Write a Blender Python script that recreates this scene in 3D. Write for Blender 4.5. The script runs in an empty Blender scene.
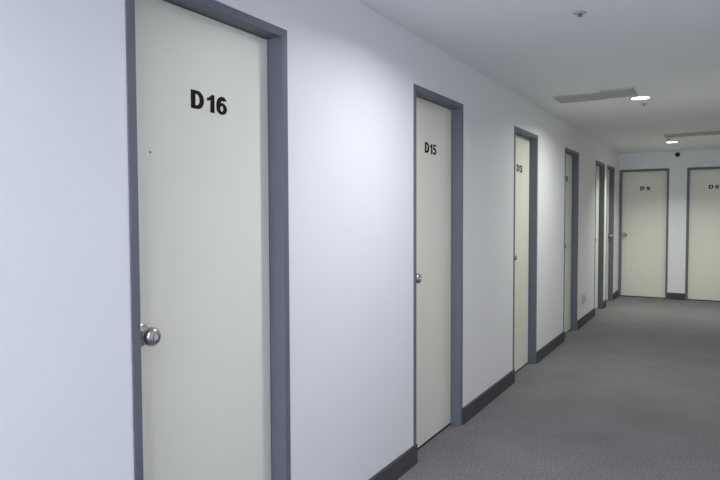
import bpy, bmesh, math
from mathutils import Matrix, Vector
scene = bpy.context.scene
COL = scene.collection

# ------------------------------------------------------------------ dimensions (metres)
W, T = 0.759, 2.10            # door frame outer width and height
FACE, PROUD = 0.0315, 0.004    # frame face width, how far it stands proud of the wall
REVEAL, LEAF_T = 0.066, 0.038 # leaf set back from wall plane, leaf thickness
CEIL, END, BACK, WIDE = 2.369, 11.22, -3.6, 1.79
WALL_T = 0.14
BB_H, BB_T = 0.108, 0.012

# ------------------------------------------------------------------ materials
def new_mat(name):
    m = bpy.data.materials.new(name); m.use_nodes = True
    nt = m.node_tree
    return m, nt, nt.nodes['Principled BSDF']

def paint(name, col, rough=0.5, var=0.02, scale=3.0, bump=0.0, bscale=300.0, metal=0.0, spec=0.5):
    m, nt, b = new_mat(name)
    tc = nt.nodes.new('ShaderNodeTexCoord')
    n = nt.nodes.new('ShaderNodeTexNoise'); n.inputs['Scale'].default_value = scale; n.inputs['Detail'].default_value = 4
    nt.links.new(tc.outputs['Object'], n.inputs['Vector'])
    r = nt.nodes.new('ShaderNodeValToRGB')
    r.color_ramp.elements[0].position = 0.3; r.color_ramp.elements[1].position = 0.7
    r.color_ramp.elements[0].color = [c * (1 - var) for c in col] + [1]
    r.color_ramp.elements[1].color = [min(1, c * (1 + var)) for c in col] + [1]
    nt.links.new(n.outputs['Fac'], r.inputs['Fac'])
    nt.links.new(r.outputs['Color'], b.inputs['Base Color'])
    b.inputs['Roughness'].default_value = rough
    b.inputs['Metallic'].default_value = metal
    if bump:
        n2 = nt.nodes.new('ShaderNodeTexNoise'); n2.inputs['Scale'].default_value = bscale
        nt.links.new(tc.outputs['Object'], n2.inputs['Vector'])
        bp = nt.nodes.new('ShaderNodeBump'); bp.inputs['Strength'].default_value = bump; bp.inputs['Distance'].default_value = 0.002
        nt.links.new(n2.outputs['Fac'], bp.inputs['Height']); nt.links.new(bp.outputs['Normal'], b.inputs['Normal'])
    b.inputs['Specular IOR Level'].default_value = spec
    return m

M_WALL = paint('wall_paint', (0.83, 0.833, 0.85), 0.55, 0.008, 1.2, 0.05, 180)
M_CEIL = paint('ceiling_paint', (0.85, 0.86, 0.87), 0.75, 0.01, 1.0, 0.05, 150)
M_LEAF = paint('cream_laminate', (0.82, 0.82, 0.712), 0.42, 0.008, 2.0)
M_FRAME = paint('blue_grey_enamel', (0.135, 0.145, 0.178), 0.5, 0.03, 6.0)
M_BASE = paint('dark_grey_vinyl', (0.074, 0.076, 0.082), 0.7, 0.05, 8.0, spec=0.2)
M_STEEL = paint('satin_steel', (0.50, 0.48, 0.46), 0.24, 0.03, 20.0, metal=1.0)
M_STEEL_P = paint('dulled_plate', (0.50, 0.50, 0.51), 0.55, 0.02, 20.0)
M_CHROME = paint('bright_chrome', (0.72, 0.71, 0.70), 0.18, 0.02, 20.0, metal=1.0)
M_STEEL_D = paint('worn_steel', (0.32, 0.31, 0.30), 0.32, 0.05, 60.0, metal=1.0)
M_BLACK = paint('black_vinyl', (0.008, 0.008, 0.009), 0.7, 0.02, 10.0, spec=0.15)
M_DARK = paint('dark_plastic', (0.01, 0.01, 0.011), 0.25, 0.02, 10.0)
M_VENT = paint('grey_grille_metal', (0.46, 0.455, 0.46), 0.6, 0.03, 10.0)
M_TRIM = paint('white_plastic', (0.78, 0.78, 0.76), 0.4, 0.01, 10.0)
M_OUT = paint('aged_plastic', (0.50, 0.51, 0.48), 0.45, 0.02, 10.0)
M_OUT_D = paint('aged_plastic_socket', (0.30, 0.30, 0.28), 0.45, 0.02, 10.0)
M_HOLE = paint('socket_slots', (0.05, 0.05, 0.05), 0.6, 0.01, 10.0)
M_DOT = paint('dull_brown_metal', (0.22, 0.21, 0.20), 0.6, 0.02, 40.0)

def carpet():
    m, nt, b = new_mat('flecked_grey_carpet')
    tc = nt.nodes.new('ShaderNodeTexCoord')
    def noise(scale, detail=2.0, rough=0.6):
        n = nt.nodes.new('ShaderNodeTexNoise'); n.inputs['Scale'].default_value = scale
        n.inputs['Detail'].default_value = detail; n.inputs['Roughness'].default_value = rough
        nt.links.new(tc.outputs['Object'], n.inputs['Vector']); return n
    def ramp(src, stops):
        r = nt.nodes.new('ShaderNodeValToRGB')
        el = r.color_ramp.elements
        el[0].position, el[0].color = stops[0][0], list(stops[0][1]) + [1]
        el[1].position, el[1].color = stops[-1][0], list(stops[-1][1]) + [1]
        for p, c in stops[1:-1]:
            e = el.new(p); e.color = list(c) + [1]
        nt.links.new(src, r.inputs['Fac']); return r
    fine = ramp(noise(150, 4, 0.75).outputs['Fac'], [(0.32, (0.095, 0.090, 0.097)), (0.5, (0.195, 0.186, 0.196)), (0.68, (0.340, 0.325, 0.340))])
    mid = ramp(noise(70, 3).outputs['Fac'], [(0.3, (0.72, 0.72, 0.72)), (0.7, (1.24, 1.24, 1.24))])
    big = ramp(noise(1.6, 3, 0.55).outputs['Fac'], [(0.3, (0.88, 0.88, 0.88)), (0.7, (1.08, 1.08, 1.08))])
    def mul(a, c):
        x = nt.nodes.new('ShaderNodeMix'); x.data_type = 'RGBA'; x.blend_type = 'MULTIPLY'; x.inputs[0].default_value = 1.0
        nt.links.new(a, x.inputs[6]); nt.links.new(c, x.inputs[7]); return x.outputs[2]
    out = mul(mul(fine.outputs['Color'], mid.outputs['Color']), big.outputs['Color'])
    nt.links.new(out, b.inputs['Base Color'])
    b.inputs['Roughness'].default_value = 0.95
    b.inputs['Specular IOR Level'].default_value = 0.15
    bp = nt.nodes.new('ShaderNodeBump'); bp.inputs['Strength'].default_value = 0.5; bp.inputs['Distance'].default_value = 0.004
    nt.links.new(noise(300, 2).outputs['Fac'], bp.inputs['Height'])
    nt.links.new(bp.outputs['Normal'], b.inputs['Normal'])
    return m
M_CARPET = carpet()

def glow(name, col, strength):
    m, nt, b = new_mat(name)
    b.inputs['Base Color'].default_value = (0.8, 0.8, 0.8, 1)
    b.inputs['Emission Color'].default_value = list(col) + [1]
    b.inputs['Emission Strength'].default_value = strength
    return m

FILL_GLOW = 22.0  # glow strength of the added fill window behind the camera
# ------------------------------------------------------------------ mesh helpers
def add_box(bm, x0, x1, y0, y1, z0, z1):
    v = [bm.verts.new((x, y, z)) for x in (x0, x1) for y in (y0, y1) for z in (z0, z1)]
    for f in ((0, 1, 3, 2), (4, 6, 7, 5), (0, 4, 5, 1), (2, 3, 7, 6), (0, 2, 6, 4), (1, 5, 7, 3)):
        bm.faces.new([v[i] for i in f])

def add_lathe(bm, prof, axis='-Y', origin=(0, 0, 0), seg=40):
    """prof: list of (radius, height along axis)"""
    o = Vector(origin); rings = []
    for r, h in prof:
        ring = []
        for k in range(seg):
            a = 2 * math.pi * k / seg
            c, s = r * math.cos(a), r * math.sin(a)
            p = {'-Y': Vector((c, -h, s)), '-Z': Vector((c, s, -h)), 'Z': Vector((c, s, h))}[axis]
            ring.append(bm.verts.new(o + p))
        rings.append(ring)
    for a, b in zip(rings, rings[1:]):
        for k in range(seg):
            bm.faces.new((a[k], a[(k + 1) % seg], b[(k + 1) % seg], b[k]))
    bm.faces.new(rings[0]); bm.faces.new(rings[-1])

def finish(name, bm, mat, parent=None, loc=(0, 0, 0), rotz=0.0, smooth=False, bevel=0.0):
    bmesh.ops.recalc_face_normals(bm, faces=bm.faces[:])
    me = bpy.data.meshes.new(name); bm.to_mesh(me); bm.free()
    me.materials.append(mat)
    o = bpy.data.objects.new(name, me); COL.objects.link(o)
    o.location = loc; o.rotation_euler = (0, 0, rotz)
    if parent: o.parent = parent
    if smooth:
        for p in me.polygons: p.use_smooth = True
        me.set_sharp_from_angle(angle=math.radians(38))
    if bevel:
        b = o.modifiers.new('bevel', 'BEVEL'); b.width = bevel; b.segments = 2; b.limit_method = 'ANGLE'
    return o

def tag(o, label=None, cat=None, group=None, kind=None):
    for k, v in (('label', label), ('category', cat), ('group', group), ('kind', kind)):
        if v: o[k] = v
    return o

def empty(name, loc, rotz=0.0):
    o = bpy.data.objects.new(name, None); COL.objects.link(o)
    o.location = loc; o.rotation_euler = (0, 0, rotz); o.empty_display_size = 0.1
    return o

def copy_tree(o, parent=None):
    c = o.copy(); COL.objects.link(c)
    if parent: c.parent = parent
    for ch in list(o.children): copy_tree(ch, c)
    return c

# ------------------------------------------------------------------ room shell
S16, STEP = 1.231, 1.922
EW = [0.738, 0.759]
LEFT = [S16, S16 + STEP - 0.008, S16 + 2 * STEP, S16 + 3 * STEP, S16 + 4 * STEP, 9.880]   # door frame starts along the left wall
ENDX = [0.004, 0.995]                                                              # along the end wall

def wall_with_openings(name, spans, a0, a1, along):
    """wall slab; along='Y' -> left wall (x<0), along='X' -> end wall (y>END)"""
    bm = bmesh.new()
    def cell(p, q, z0, z1):
        if along == 'Y': add_box(bm, -WALL_T, 0, p, q, z0, z1)
        else: add_box(bm, p, q, END, END + WALL_T, z0, z1)
    x = a0
    for k, s in enumerate(spans):
        w = W if along == 'Y' else EW[k]
        if s > x + 1e-4: cell(x, s, 0, CEIL)
        cell(s, s + w, T, CEIL)
        x = s + w
    cell(x, a1, 0, CEIL)
    return tag(finish(name, bm, M_WALL), kind='structure')

wl = wall_with_openings('wall_left', LEFT, BACK, END, 'Y')
tag(wl, 'long white painted corridor wall on the left, pierced by six doors', 'wall')
we = wall_with_openings('wall_end', ENDX, -WALL_T, WIDE + WALL_T, 'X')
tag(we, 'white wall closing the far end of the corridor, with two doors', 'wall')
bm = bmesh.new(); add_box(bm, WIDE, WIDE + WALL_T, BACK, END, 0, CEIL)
tag(finish('wall_right', bm, M_WALL), 'plain white corridor wall opposite the numbered doors', 'wall', kind='structure')
WX0, WX1, WZ0, WZ1 = 0.20, WIDE - 0.20, 0.85, 2.20      # unseen window added to the near end wall as fill light
bm = bmesh.new(); y0, y1 = BACK - WALL_T, BACK
add_box(bm, -WALL_T, WX0, y0, y1, 0, CEIL); add_box(bm, WX1, WIDE + WALL_T, y0, y1, 0, CEIL)
add_box(bm, WX0, WX1, y0, y1, 0, WZ0); add_box(bm, WX0, WX1, y0, y1, WZ1, CEIL)
tag(finish('wall_back', bm, M_WALL), 'white wall with an added window closing the near end of the corridor', 'wall', kind='structure')
wn = empty('fill_window_1', (WX0, BACK - 0.04, WZ0))
tag(wn, 'added unseen window, glowing as fill light, in the near end wall behind the viewer', 'window', kind='structure')
bm = bmesh.new(); ww, wh, b = WX1 - WX0, WZ1 - WZ0, 0.045
for x0, x1, z0, z1 in ((0, b, 0, wh), (ww - b, ww, 0, wh), (b, ww - b, 0, b), (b, ww - b, wh - b, wh), (ww / 2 - b / 2, ww / 2 + b / 2, b, wh - b)):
    add_box(bm, x0, x1, -0.06, 0, z0, z1)
finish('fill_window_frame', bm, M_FRAME, wn, bevel=0.002)
for x0, x1 in ((b, ww / 2 - b / 2), (ww / 2 + b / 2, ww - b)):
    bm = bmesh.new(); add_box(bm, x0, x1, -0.035, -0.029, b, wh - b)
    finish('fill_window_pane', bm, glow('fill_light_glass', (0.78, 0.86, 1.0), FILL_GLOW), wn)  # panes glow as added bluish fill for the near corridor
bm = bmesh.new(); add_box(bm, -WALL_T - 0.5, WIDE + WALL_T, BACK - WALL_T, END + WALL_T + 0.5, -0.1, 0)
tag(finish('floor', bm, M_CARPET), 'grey flecked carpet floor running down the corridor', 'floor', kind='structure')
bm = bmesh.new(); add_box(bm, -WALL_T, WIDE + WALL_T, BACK - WALL_T, END + WALL_T, CEIL, CEIL + 0.1)
tag(finish('ceiling', bm, M_CEIL), 'smooth white ceiling of the corridor', 'ceiling', kind='structure')

def baseboard_left(p, q, over, label):
    """skirting from p to q; its far end laps 'over' metres across the next frame's face"""
    bm = bmesh.new()
    prof = [(0, 0), (BB_T, 0), (BB_T, BB_H - 0.006), (BB_T - 0.004, BB_H), (0, BB_H)]
    def prism(pr, y0, y1):
        a = [bm.verts.new((x, y0, z)) for x, z in pr]; b = [bm.verts.new((x, y1, z)) for x, z in pr]
        n = len(pr); bm.faces.new(a[::-1]); bm.faces.new(b)
        for i in range(n): bm.faces.new((a[i], a[(i + 1) % n], b[(i + 1) % n], b[i]))
    prism(prof, p, q)
    if over:
        prism([(max(x, PROUD + 0.0004), z) for x, z in prof], q, q + over)
    tag(finish('baseboard_left', bm, M_BASE), label, 'baseboard', kind='structure')

edges = [BACK] + [s + W for s in LEFT]
nexts = LEFT + [END]
where = ['before the nearest door, D16', 'between the doors D16 and D15', 'between the doors D15 and D13', 'between the doors D13 and D12',
         'between the doors D12 and D11, under the wall outlet', 'between the last two doors of the left wall', 'in the far left corner beside door D9']
for i, (p, q) in enumerate(zip(edges, nexts)):
    baseboard_left(p, q, 0.0285 if i < 6 else 0, 'dark grey skirting strip ' + where[i])
bm = bmesh.new(); add_box(bm, ENDX[0] + EW[0], ENDX[1], END - BB_T, END, 0, BB_H)
tag(finish('baseboard_end', bm, M_BASE, bevel=0.003), 'dark grey skirting strip between the end doors D9 and D8', 'baseboard', kind='structure')
bm = bmesh.new(); add_box(bm, WIDE - BB_T, WIDE, BACK, END, 0, BB_H)
tag(finish('baseboard_right', bm, M_BASE, bevel=0.003), 'dark grey skirting along the right wall', 'baseboard', kind='structure')
bm = bmesh.new(); add_box(bm, BB_T, WIDE - BB_T, BACK, BACK + BB_T, 0, BB_H)
tag(finish('baseboard_back', bm, M_BASE, bevel=0.003), 'dark grey skirting along the near end wall', 'baseboard', kind='structure')

# ------------------------------------------------------------------ number lettering (bold sans outlines drawn as 2D curves)
def arc(cx, cy, rx, ry, a0, a1, n=14):
    return [(cx + rx * math.cos(math.radians(a0 + (a1 - a0) * i / n)), cy + ry * math.sin(math.radians(a0 + (a1 - a0) * i / n))) for i in range(n + 1)]

def stroke(pts, w):
    """closed outline of a polyline with width w"""
    L, Rr = [], []
    for i, p in enumerate(pts):
        a = Vector(pts[max(i - 1, 0)]); b = Vector(pts[min(i + 1, len(pts) - 1)])
        d = (b - a).normalized(); n = Vector((-d.y, d.x)) * (w / 2)
        L.append(tuple(Vector(p) + n)); Rr.append(tuple(Vector(p) - n))
    return L + Rr[::-1]

# glyphs in cap-height units: list of closed outlines (even-odd fill), with advance width
def glyph(ch):
    if ch == 'D':
        return [[(0, 0), (0.34, 0)] + arc(0.34, 0.5, 0.36, 0.5, -90, 90)[1:] + [(0, 1)],
                [(0.23, 0.20), (0.30, 0.20)] + arc(0.30, 0.5, 0.165, 0.30, -90, 90)[1:] + [(0.23, 0.80)]], 0.70
    if ch == '1':
        return [[(0.18, 0), (0.42, 0), (0.42, 1), (0.25, 1), (0.19, 0.90), (0.12, 0.83), (0.0, 0.78), (0.0, 0.61), (0.12, 0.65), (0.20, 0.70)]], 0.42
    if ch in '69':
        o = [arc(0.30, 0.33, 0.31, 0.34, 0, 360, 32)[:-1], arc(0.30, 0.33, 0.095, 0.165, 0, 360, 24)[:-1]]
        tail = stroke(arc(0.345, 0.50, 0.25, 0.41, 197, 90, 12) + arc(0.345, 0.72, 0.135, 0.19, 90, 18, 8)[1:], 0.225)
        if ch == '6': return [o[0], o[1], ('union', tail)], 0.62
        rot = lambda l: [(0.62 - x, 1 - y) for x, y in l]
        return [rot(o[0]), rot(o[1]), ('union', rot(tail))], 0.62
    if ch == '5':
        bowl = stroke([(0.10, 0.25)] + arc(0.285, 0.32, 0.205, 0.235, 205, 360, 14)[1:] + arc(0.285, 0.34, 0.205, 0.215, 0, 140, 12)[1:], 0.215)
        return [[(0.13, 1), (0.55, 1), (0.55, 0.83), (0.27, 0.83), (0.23, 0.55), (0.05, 0.52)], ('union', bowl)], 0.60
    if ch == '3':
        up = stroke(arc(0.28, 0.735, 0.19, 0.185, 170, -75, 16), 0.215)
        lo = stroke(arc(0.28, 0.285, 0.215, 0.205, 95, -170, 18), 0.22)
        return [up, ('union', lo), ('union', [(0.18, 0.45), (0.33, 0.45), (0.33, 0.61), (0.18, 0.61)])], 0.60
    if ch == '2':
        top = stroke(arc(0.29, 0.69, 0.20, 0.22, 165, -20, 14) + [(0.38, 0.47), (0.24, 0.31), (0.12, 0.15)], 0.24)
        return [top, ('union', [(0.0, 0), (0.58, 0), (0.58, 0.18), (0.0, 0.18)])], 0.60
    if ch == '8':
        return [arc(0.30, 0.27, 0.31, 0.28, 0, 360, 30)[:-1], arc(0.30, 0.27, 0.11, 0.125, 0, 360, 20)[:-1],
                ('union', arc(0.30, 0.735, 0.275, 0.265, 0, 360, 30)[:-1], arc(0.30, 0.745, 0.095, 0.11, 0, 360, 20)[:-1])], 0.60
    if ch == '0':
        return [arc(0.30, 0.5, 0.30, 0.51, 0, 360, 30)[:-1], arc(0.30, 0.5, 0.10, 0.31, 0, 360, 24)[:-1]], 0.60

STRETCH = 1.41     # wide heavy lettering
def glyph_mesh(ch, height, depth):
    """thin raised vinyl character; local x right, z up, front towards -y"""
    g, adv = glyph(ch)
    layers, cur = [], []
    for item in g:
        if isinstance(item, tuple) and item[0] == 'union':
            layers.append(cur); cur = list(item[1:])
        else: cur.append(item)
    layers.append(cur)
    bm = bmesh.new()
    for k, outl in enumerate(layers):
        if not outl: continue
        cu = bpy.data.curves.new('outline', 'CURVE'); cu.dimensions = '2D'; cu.fill_mode = 'BOTH'
        cu.extrude = depth / 2
        for pts in outl:
            sp = cu.splines.new('POLY'); sp.points.add(len(pts) - 1)
            for q, (x, y) in zip(sp.points, pts): q.co = (x * height * STRETCH, y * height, 0, 1)
            sp.use_cyclic_u = True
        ob = bpy.data.objects.new('outline', cu); COL.objects.link(ob)
        dg = bpy.context.evaluated_depsgraph_get(); dg.update()
        me = bpy.data.meshes.new_from_object(ob.evaluated_get(dg))
        bpy.data.objects.remove(ob); bpy.data.curves.remove(cu)
        # stand the letter up: (x, y, z) -> (x, -(z + depth/2) - tiny, y)
        me.transform(Matrix(((1, 0, 0, 0), (0, 0, -1, -depth / 2 - 0.00005 * k), (0, 1, 0, 0), (0, 0, 0, 1))))
        bm.from_mesh(me); bpy.data.meshes.remove(me)
    return bm, adv * height * STRETCH

# ------------------------------------------------------------------ doors
def make_frame(parent, W=W):
    bm = bmesh.new(); y0, y1 = -PROUD, REVEAL + LEAF_T + 0.02
    add_box(bm, 0, FACE, y0, y1, 0, T)
    add_box(bm, W - FACE, W, y0, y1, 0, T)
    add_box(bm, FACE, W - FACE, y0, y1, T - FACE, T)
    # stop the leaf closes against
    s0 = REVEAL + LEAF_T + 0.002
    add_box(bm, FACE, FACE + 0.014, s0, y1, 0, T - FACE)
    add_box(bm, W - FACE - 0.014, W - FACE, s0, y1, 0, T - FACE)
    add_box(bm, FACE + 0.014, W - FACE - 0.014, s0, y1, T - FACE - 0.014, T - FACE)
    return finish('door_frame', bm, M_FRAME, parent, bevel=0.0015)

GAP = 0.003
def make_leaf(parent, W=W):
    bm = bmesh.new()
    add_box(bm, FACE + GAP, W - FACE - GAP, REVEAL, REVEAL + LEAF_T, 0.0135, T - FACE - GAP)
    lf = finish('door_leaf', bm, M_LEAF, parent, bevel=0.0015)
    bm = bmesh.new()
    add_box(bm, FACE + GAP, W - FACE - GAP, REVEAL + 0.002, REVEAL + LEAF_T - 0.004, 0.0005, 0.0135)
    tag(finish('door_sweep', bm, M_BLACK, lf), 'black rubber strip under the leaf')
    return lf

KNOB_Z = 1.03
def make_knob(parent, kx):
    o = (kx, REVEAL, KNOB_Z)
    bm = bmesh.new()
    prof = [(0.0135, 0.006), (0.0130, 0.020), (0.0150, 0.025), (0.0225, 0.031), (0.0275, 0.038), (0.0293, 0.047), (0.0282, 0.057),
            (0.0228, 0.0640), (0.0168, 0.0675), (0.0120, 0.0683), (0.0112, 0.0650), (0.0020, 0.0648)]
    add_lathe(bm, prof, '-Y', o)
    k = finish('doorknob', bm, M_STEEL, parent, smooth=True)
    bm = bmesh.new()
    add_lathe(bm, [(0.0350, 0.0), (0.0350, 0.003), (0.0330, 0.0055), (0.0260, 0.0075), (0.0165, 0.0095), (0.0145, 0.0098)], '-Y', o)
    finish('rosette', bm, M_STEEL, k, smooth=True)
    bm = bmesh.new()
    add_lathe(bm, [(0.0092, 0.0648), (0.0092, 0.0690), (0.0082, 0.0698), (0.0010, 0.0698)], '-Y', o, 24)
    add_box(bm, kx - 0.0011, kx + 0.0011, REVEAL - 0.0704, REVEAL - 0.0697, KNOB_Z - 0.0055, KNOB_Z + 0.0055)
    finish('key_cylinder', bm, M_CHROME, k, smooth=True)
    # latch plate on the leaf edge side
    return k

def add_number(leaf, text, x_left, z_base, height, gaps):
    x = x_left
    for ch, g in zip(text, gaps):
        bm, adv = glyph_mesh(ch, height, 0.0012)
        name = 'number_letter' if ch.isalpha() else 'number_digit'
        o = finish(name, bm, M_BLACK, leaf, loc=(x, REVEAL - 0.0001, z_base if ch.isalpha() else z_base - 0.003))
        tag(o, 'black letter ' + ch if ch.isalpha() else 'black digit ' + ch)
        x += adv + g
    return x

def make_door(n, loc, rotz, label, number, knob_right=False, txt=None, W=W):
    r = empty('door_%d' % n, loc, rotz)
    tag(r, label, 'door', kind='structure')
    make_frame(r, W); lf = make_leaf(r, W)
    make_knob(r, W - 0.092 if knob_right else 0.089)
    if txt: add_number(lf, number, *txt)
    return r, lf

PI2 = math.pi / 2
H16 = 0.060
doors = [
    ('D16', 'cream door numbered D16 in a blue-grey frame, nearest on the left wall', False, (0.3155, 1.748, 0.061, (0.015, 0.011, 0))),
    ('D15', 'cream door numbered D15 in a blue-grey frame, second along the left wall', False, (0.302, 1.7565, 0.062, (0.014, 0.008, 0))),
    ('D13', 'narrow-looking cream door numbered D13, between doors D15 and D12', False, (0.310, 1.753, 0.062, (0.014, 0.008, 0))),
    ('D12', 'cream door with a dark number, first beyond door D13 on the left wall', False, (0.310, 1.753, 0.062, (0.014, 0.008, 0))),
    ('D11', 'cream door seen edge-on just beyond the wall outlet on the left wall', False, (0.310, 1.753, 0.062, (0.014, 0.008, 0))),
    ('D10', 'last door of the left wall, its knob jutting out next to door D9', True, (0.310, 1.753, 0.062, (0.014, 0.008, 0))),
]
for i, (num, lab, kr, txt) in enumerate(doors):
    r, lf = make_door(i + 1, (0, LEFT[i], 0), PI2, lab, num, kr, txt)
    if i == 0:
        bm = bmesh.new(); add_lathe(bm, [(0.0042, 0.0), (0.0040, 0.0015), (0.0025, 0.0025), (0.0005, 0.0028)], '-Y', (0.140, REVEAL, 1.588), 16)
        tag(finish('screw', bm, M_DOT, lf, smooth=True), 'tiny dark screw head')
make_door(7, (ENDX[0], END, 0), 0, 'cream door numbered D9 facing down the corridor, left of the two end doors', 'D9', False, (0.308, 1.759, 0.063, (0.028, 0)), 0.738)
make_door(8, (ENDX[1], END, 0), 0, 'cream door numbered D8 facing down the corridor, cut off by the right edge', 'D8', True, (0.304, 1.762, 0.063, (0.022, 0)))

# ------------------------------------------------------------------ wall outlet between D12 and D11
r = empty('wall_outlet', (0, 8.06, 0.288), PI2)
tag(r, 'small off-white boxed socket low on the wall between the fourth and fifth doors', 'outlet')
bm = bmesh.new(); add_box(bm, 0, 0.090, -0.028, 0, 0, 0.098)
finish('mounting_box', bm, M_OUT, r, bevel=0.003)
bm = bmesh.new(); add_box(bm, 0.002, 0.088, -0.033, -0.028, 0.002, 0.096)
finish('cover_plate', bm, M_TRIM, r, bevel=0.002)
for z in (0.014, 0.054):
    bm = bmesh.new(); add_box(bm, 0.028, 0.062, -0.0355, -0.033, z, z + 0.030)
    sk = finish('socket', bm, M_OUT_D, r, bevel=0.001)
    bm = bmesh.new()
    for xx in (0.037, 0.050): add_box(bm, xx, xx + 0.003, -0.0359, -0.0355, z + 0.009, z + 0.021)
    finish('socket_slots', bm, M_HOLE, sk)

# ------------------------------------------------------------------ ceiling fittings
def make_vent(loc, label, split, spans):
    r = empty('ceiling_vent', loc)
    tag(r, label, 'air vent', 'grey air vents in the corridor ceiling')
    for x0, x1, (y0, y1) in ((0.0, split, spans[0]), (split, 0.63, spans[1])):
        d, t = y1 - y0, 0.010
        bm = bmesh.new(); b = 0.006
        add_box(bm, x0, x1, y0, y0 + b, -t, 0); add_box(bm, x0, x1, y1 - b, y1, -t, 0)
        add_box(bm, x0, x0 + b, y0 + b, y1 - b, -t, 0); add_box(bm, x1 - b, x1, y0 + b, y1 - b, -t, 0)
        fr = finish('grille_frame', bm, M_VENT, r)
        bm = bmesh.new(); add_box(bm, x0 + b, x1 - b, y0 + b, y1 - b, -0.004, -0.0005)
        finish('backing', bm, M_VENT, fr)
        bm = bmesh.new(); n = 16; p = (d - 2 * b) / n
        for k in range(n):
            y = y0 + b + k * p
            add_box(bm, x0 + b, x1 - b, y + 0.0015, y + p - 0.0015, -0.0085, -0.004)
        finish('slats', bm, M_VENT, fr)
    return r
make_vent((0.222, 5.535, CEIL), 'nearer grey ceiling vent, reaching from the left wall to the big bright downlight', 0.385, ((-0.115, 0.20), (-0.19, 0.165)))
make_vent((0.828, 8.900, CEIL), 'farther grey ceiling vent, running off the right side above the end doors', 0.245, ((-0.125, 0.175), (-0.19, 0.14)))

# recessed downlights: cool white close to the viewer, more neutral farther down
COOL, NEUT = (0.91, 0.92, 1.0), (0.97, 1.0, 0.91)
LAMPS = [(0.85, -2.0, COOL, 7, 150, 'added unseen downlight behind the viewer, lighting the foreground'),  # unseen lamp added behind the camera to light the foreground
         (0.85, 0.02, COOL, 8, 150, 'recessed white downlight above the viewer'),
         (0.85, 2.60, COOL, 17, 157, 'recessed white downlight between the first two left doors'),
         (0.855, 5.850, NEUT, 17, 158, 'big bright downlight beside the nearer ceiling vent'),
         (0.860, 9.735, NEUT, 19, 130, 'small bright downlight beyond the farther ceiling vent')]
for x, y, c, p, sprd, lab in LAMPS:
    r = empty('ceiling_light', (x, y, CEIL))
    tag(r, lab, 'ceiling light', 'round downlights along the corridor ceiling')
    bm = bmesh.new()
    add_lathe(bm, [(0.092, 0.0), (0.092, 0.004), (0.086, 0.007), (0.074, 0.008), (0.072, 0.004), (0.072, 0.0)], '-Z', (0, 0, 0), 48)
    finish('trim_ring', bm, M_TRIM, r, smooth=True)
    bm = bmesh.new(); add_lathe(bm, [(0.0715, 0.0005), (0.0715, 0.004), (0.05, 0.0055), (0.001, 0.006)], '-Z', (0, 0, 0), 40)
    finish('lens', bm, glow('lens_glow', c, 9.0), r, smooth=True)
    L = bpy.data.lights.new('downlight_beam', 'AREA'); L.shape = 'DISK'; L.size = 0.13
    L.energy = p; L.color = c; L.spread = math.radians(sprd)
    lo = bpy.data.objects.new('downlight_beam', L); COL.objects.link(lo)
    lo.parent = r; lo.location = (0, 0, -0.012)

def sprinkler(y, label):
    r = empty('fire_sprinkler', (0.85, y, CEIL))
    tag(r, label, 'sprinkler', 'fire sprinklers along the corridor ceiling')
    bm = bmesh.new(); add_lathe(bm, [(0.032, 0.0), (0.032, 0.0015), (0.027, 0.004), (0.015, 0.006), (0.010, 0.0065)], '-Z', (0, 0, 0), 32)
    finish('escutcheon', bm, M_STEEL_P, r, smooth=True)
    bm = bmesh.new()
    add_lathe(bm, [(0.0095, 0.0065), (0.0095, 0.010), (0.006, 0.011), (0.004, 0.014)], '-Z', (0, 0, 0), 20)
    for s in (-1, 1):
        add_box(bm, s * 0.008 - 0.0018, s * 0.008 + 0.0018, -0.0022, 0.0022, -0.017, -0.009)
    add_box(bm, -0.0098, 0.0098, -0.0022, 0.0022, -0.0175, -0.0150)
    h = finish('sprinkler_head', bm, M_STEEL_D, r, smooth=True)
    bm = bmesh.new(); add_lathe(bm, [(0.012, 0.0175), (0.012, 0.0186), (0.005, 0.0192)], '-Z', (0, 0, 0), 24)
    finish('deflector', bm, M_STEEL_D, r, smooth=True)
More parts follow.
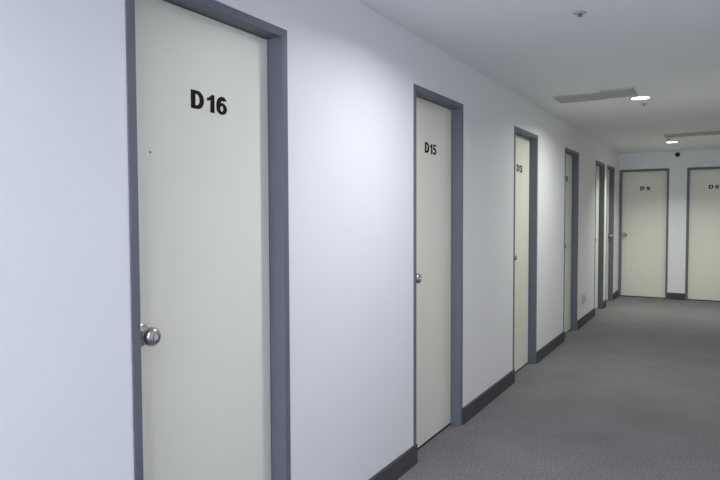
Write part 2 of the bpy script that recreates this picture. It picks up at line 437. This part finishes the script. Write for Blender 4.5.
sprinkler(3.23, 'metal sprinkler nearest the viewer, alone on the open ceiling')
sprinkler(6.20, 'tiny sprinkler just beyond the big bright downlight')
sprinkler(9.28, 'tiny sprinkler beside the far small downlight')

# dome camera high on the end wall
r = empty('dome_camera', (0.857, END, 2.309))
tag(r, 'small round black dome camera high on the end wall between doors D9 and D8', 'camera')
bm = bmesh.new(); add_lathe(bm, [(0.036, 0.0), (0.036, 0.010), (0.033, 0.013)], '-Y', (0, 0, 0), 32)
finish('base_ring', bm, M_DARK, r, smooth=True)
bm = bmesh.new(); add_lathe(bm, [(0.031 * math.cos(a), 0.013 + 0.031 * math.sin(a)) for a in [i * PI2 / 9 for i in range(9)]] + [(0.001, 0.0439)], '-Y', (0, 0, 0), 32)
finish('dome', bm, M_DARK, r, smooth=True)

# ------------------------------------------------------------------ world, camera, view
w = bpy.data.worlds.new('World'); scene.world = w; w.use_nodes = True
w.node_tree.nodes['Background'].inputs['Color'].default_value = (0.02, 0.02, 0.02, 1)
w.node_tree.nodes['Background'].inputs['Strength'].default_value = 0.2

F, YAW, PITCH, ROLL, CX, CZ = 630.36, 0.51884, 0.04217, -0.00368, 1.45829, 1.3974
cy, sy, cp, sp = math.cos(YAW), math.sin(YAW), math.cos(PITCH), math.sin(PITCH)
fw = Vector((-sy * cp, cy * cp, -sp)); rr = Vector((cy, sy, 0)); up = rr.cross(fw)
cr, sr = math.cos(ROLL), math.sin(ROLL)
r2, u2 = cr * rr + sr * up, -sr * rr + cr * up
cam = bpy.data.cameras.new('camera'); cam.sensor_width = 36; cam.sensor_fit = 'HORIZONTAL'
cam.lens = F / 720 * 36; cam.clip_start = 0.05
co = bpy.data.objects.new('camera', cam); COL.objects.link(co)
m = Matrix((r2, u2, -fw)).transposed().to_4x4(); m.translation = Vector((CX, 0, CZ))
co.matrix_world = m
scene.camera = co

vs = scene.view_settings
scene.display_settings.display_device = 'sRGB'
vs.view_transform = 'Standard'; vs.look = 'None'; vs.gamma = 1.0; vs.use_curve_mapping = False
vs.exposure = 0.0
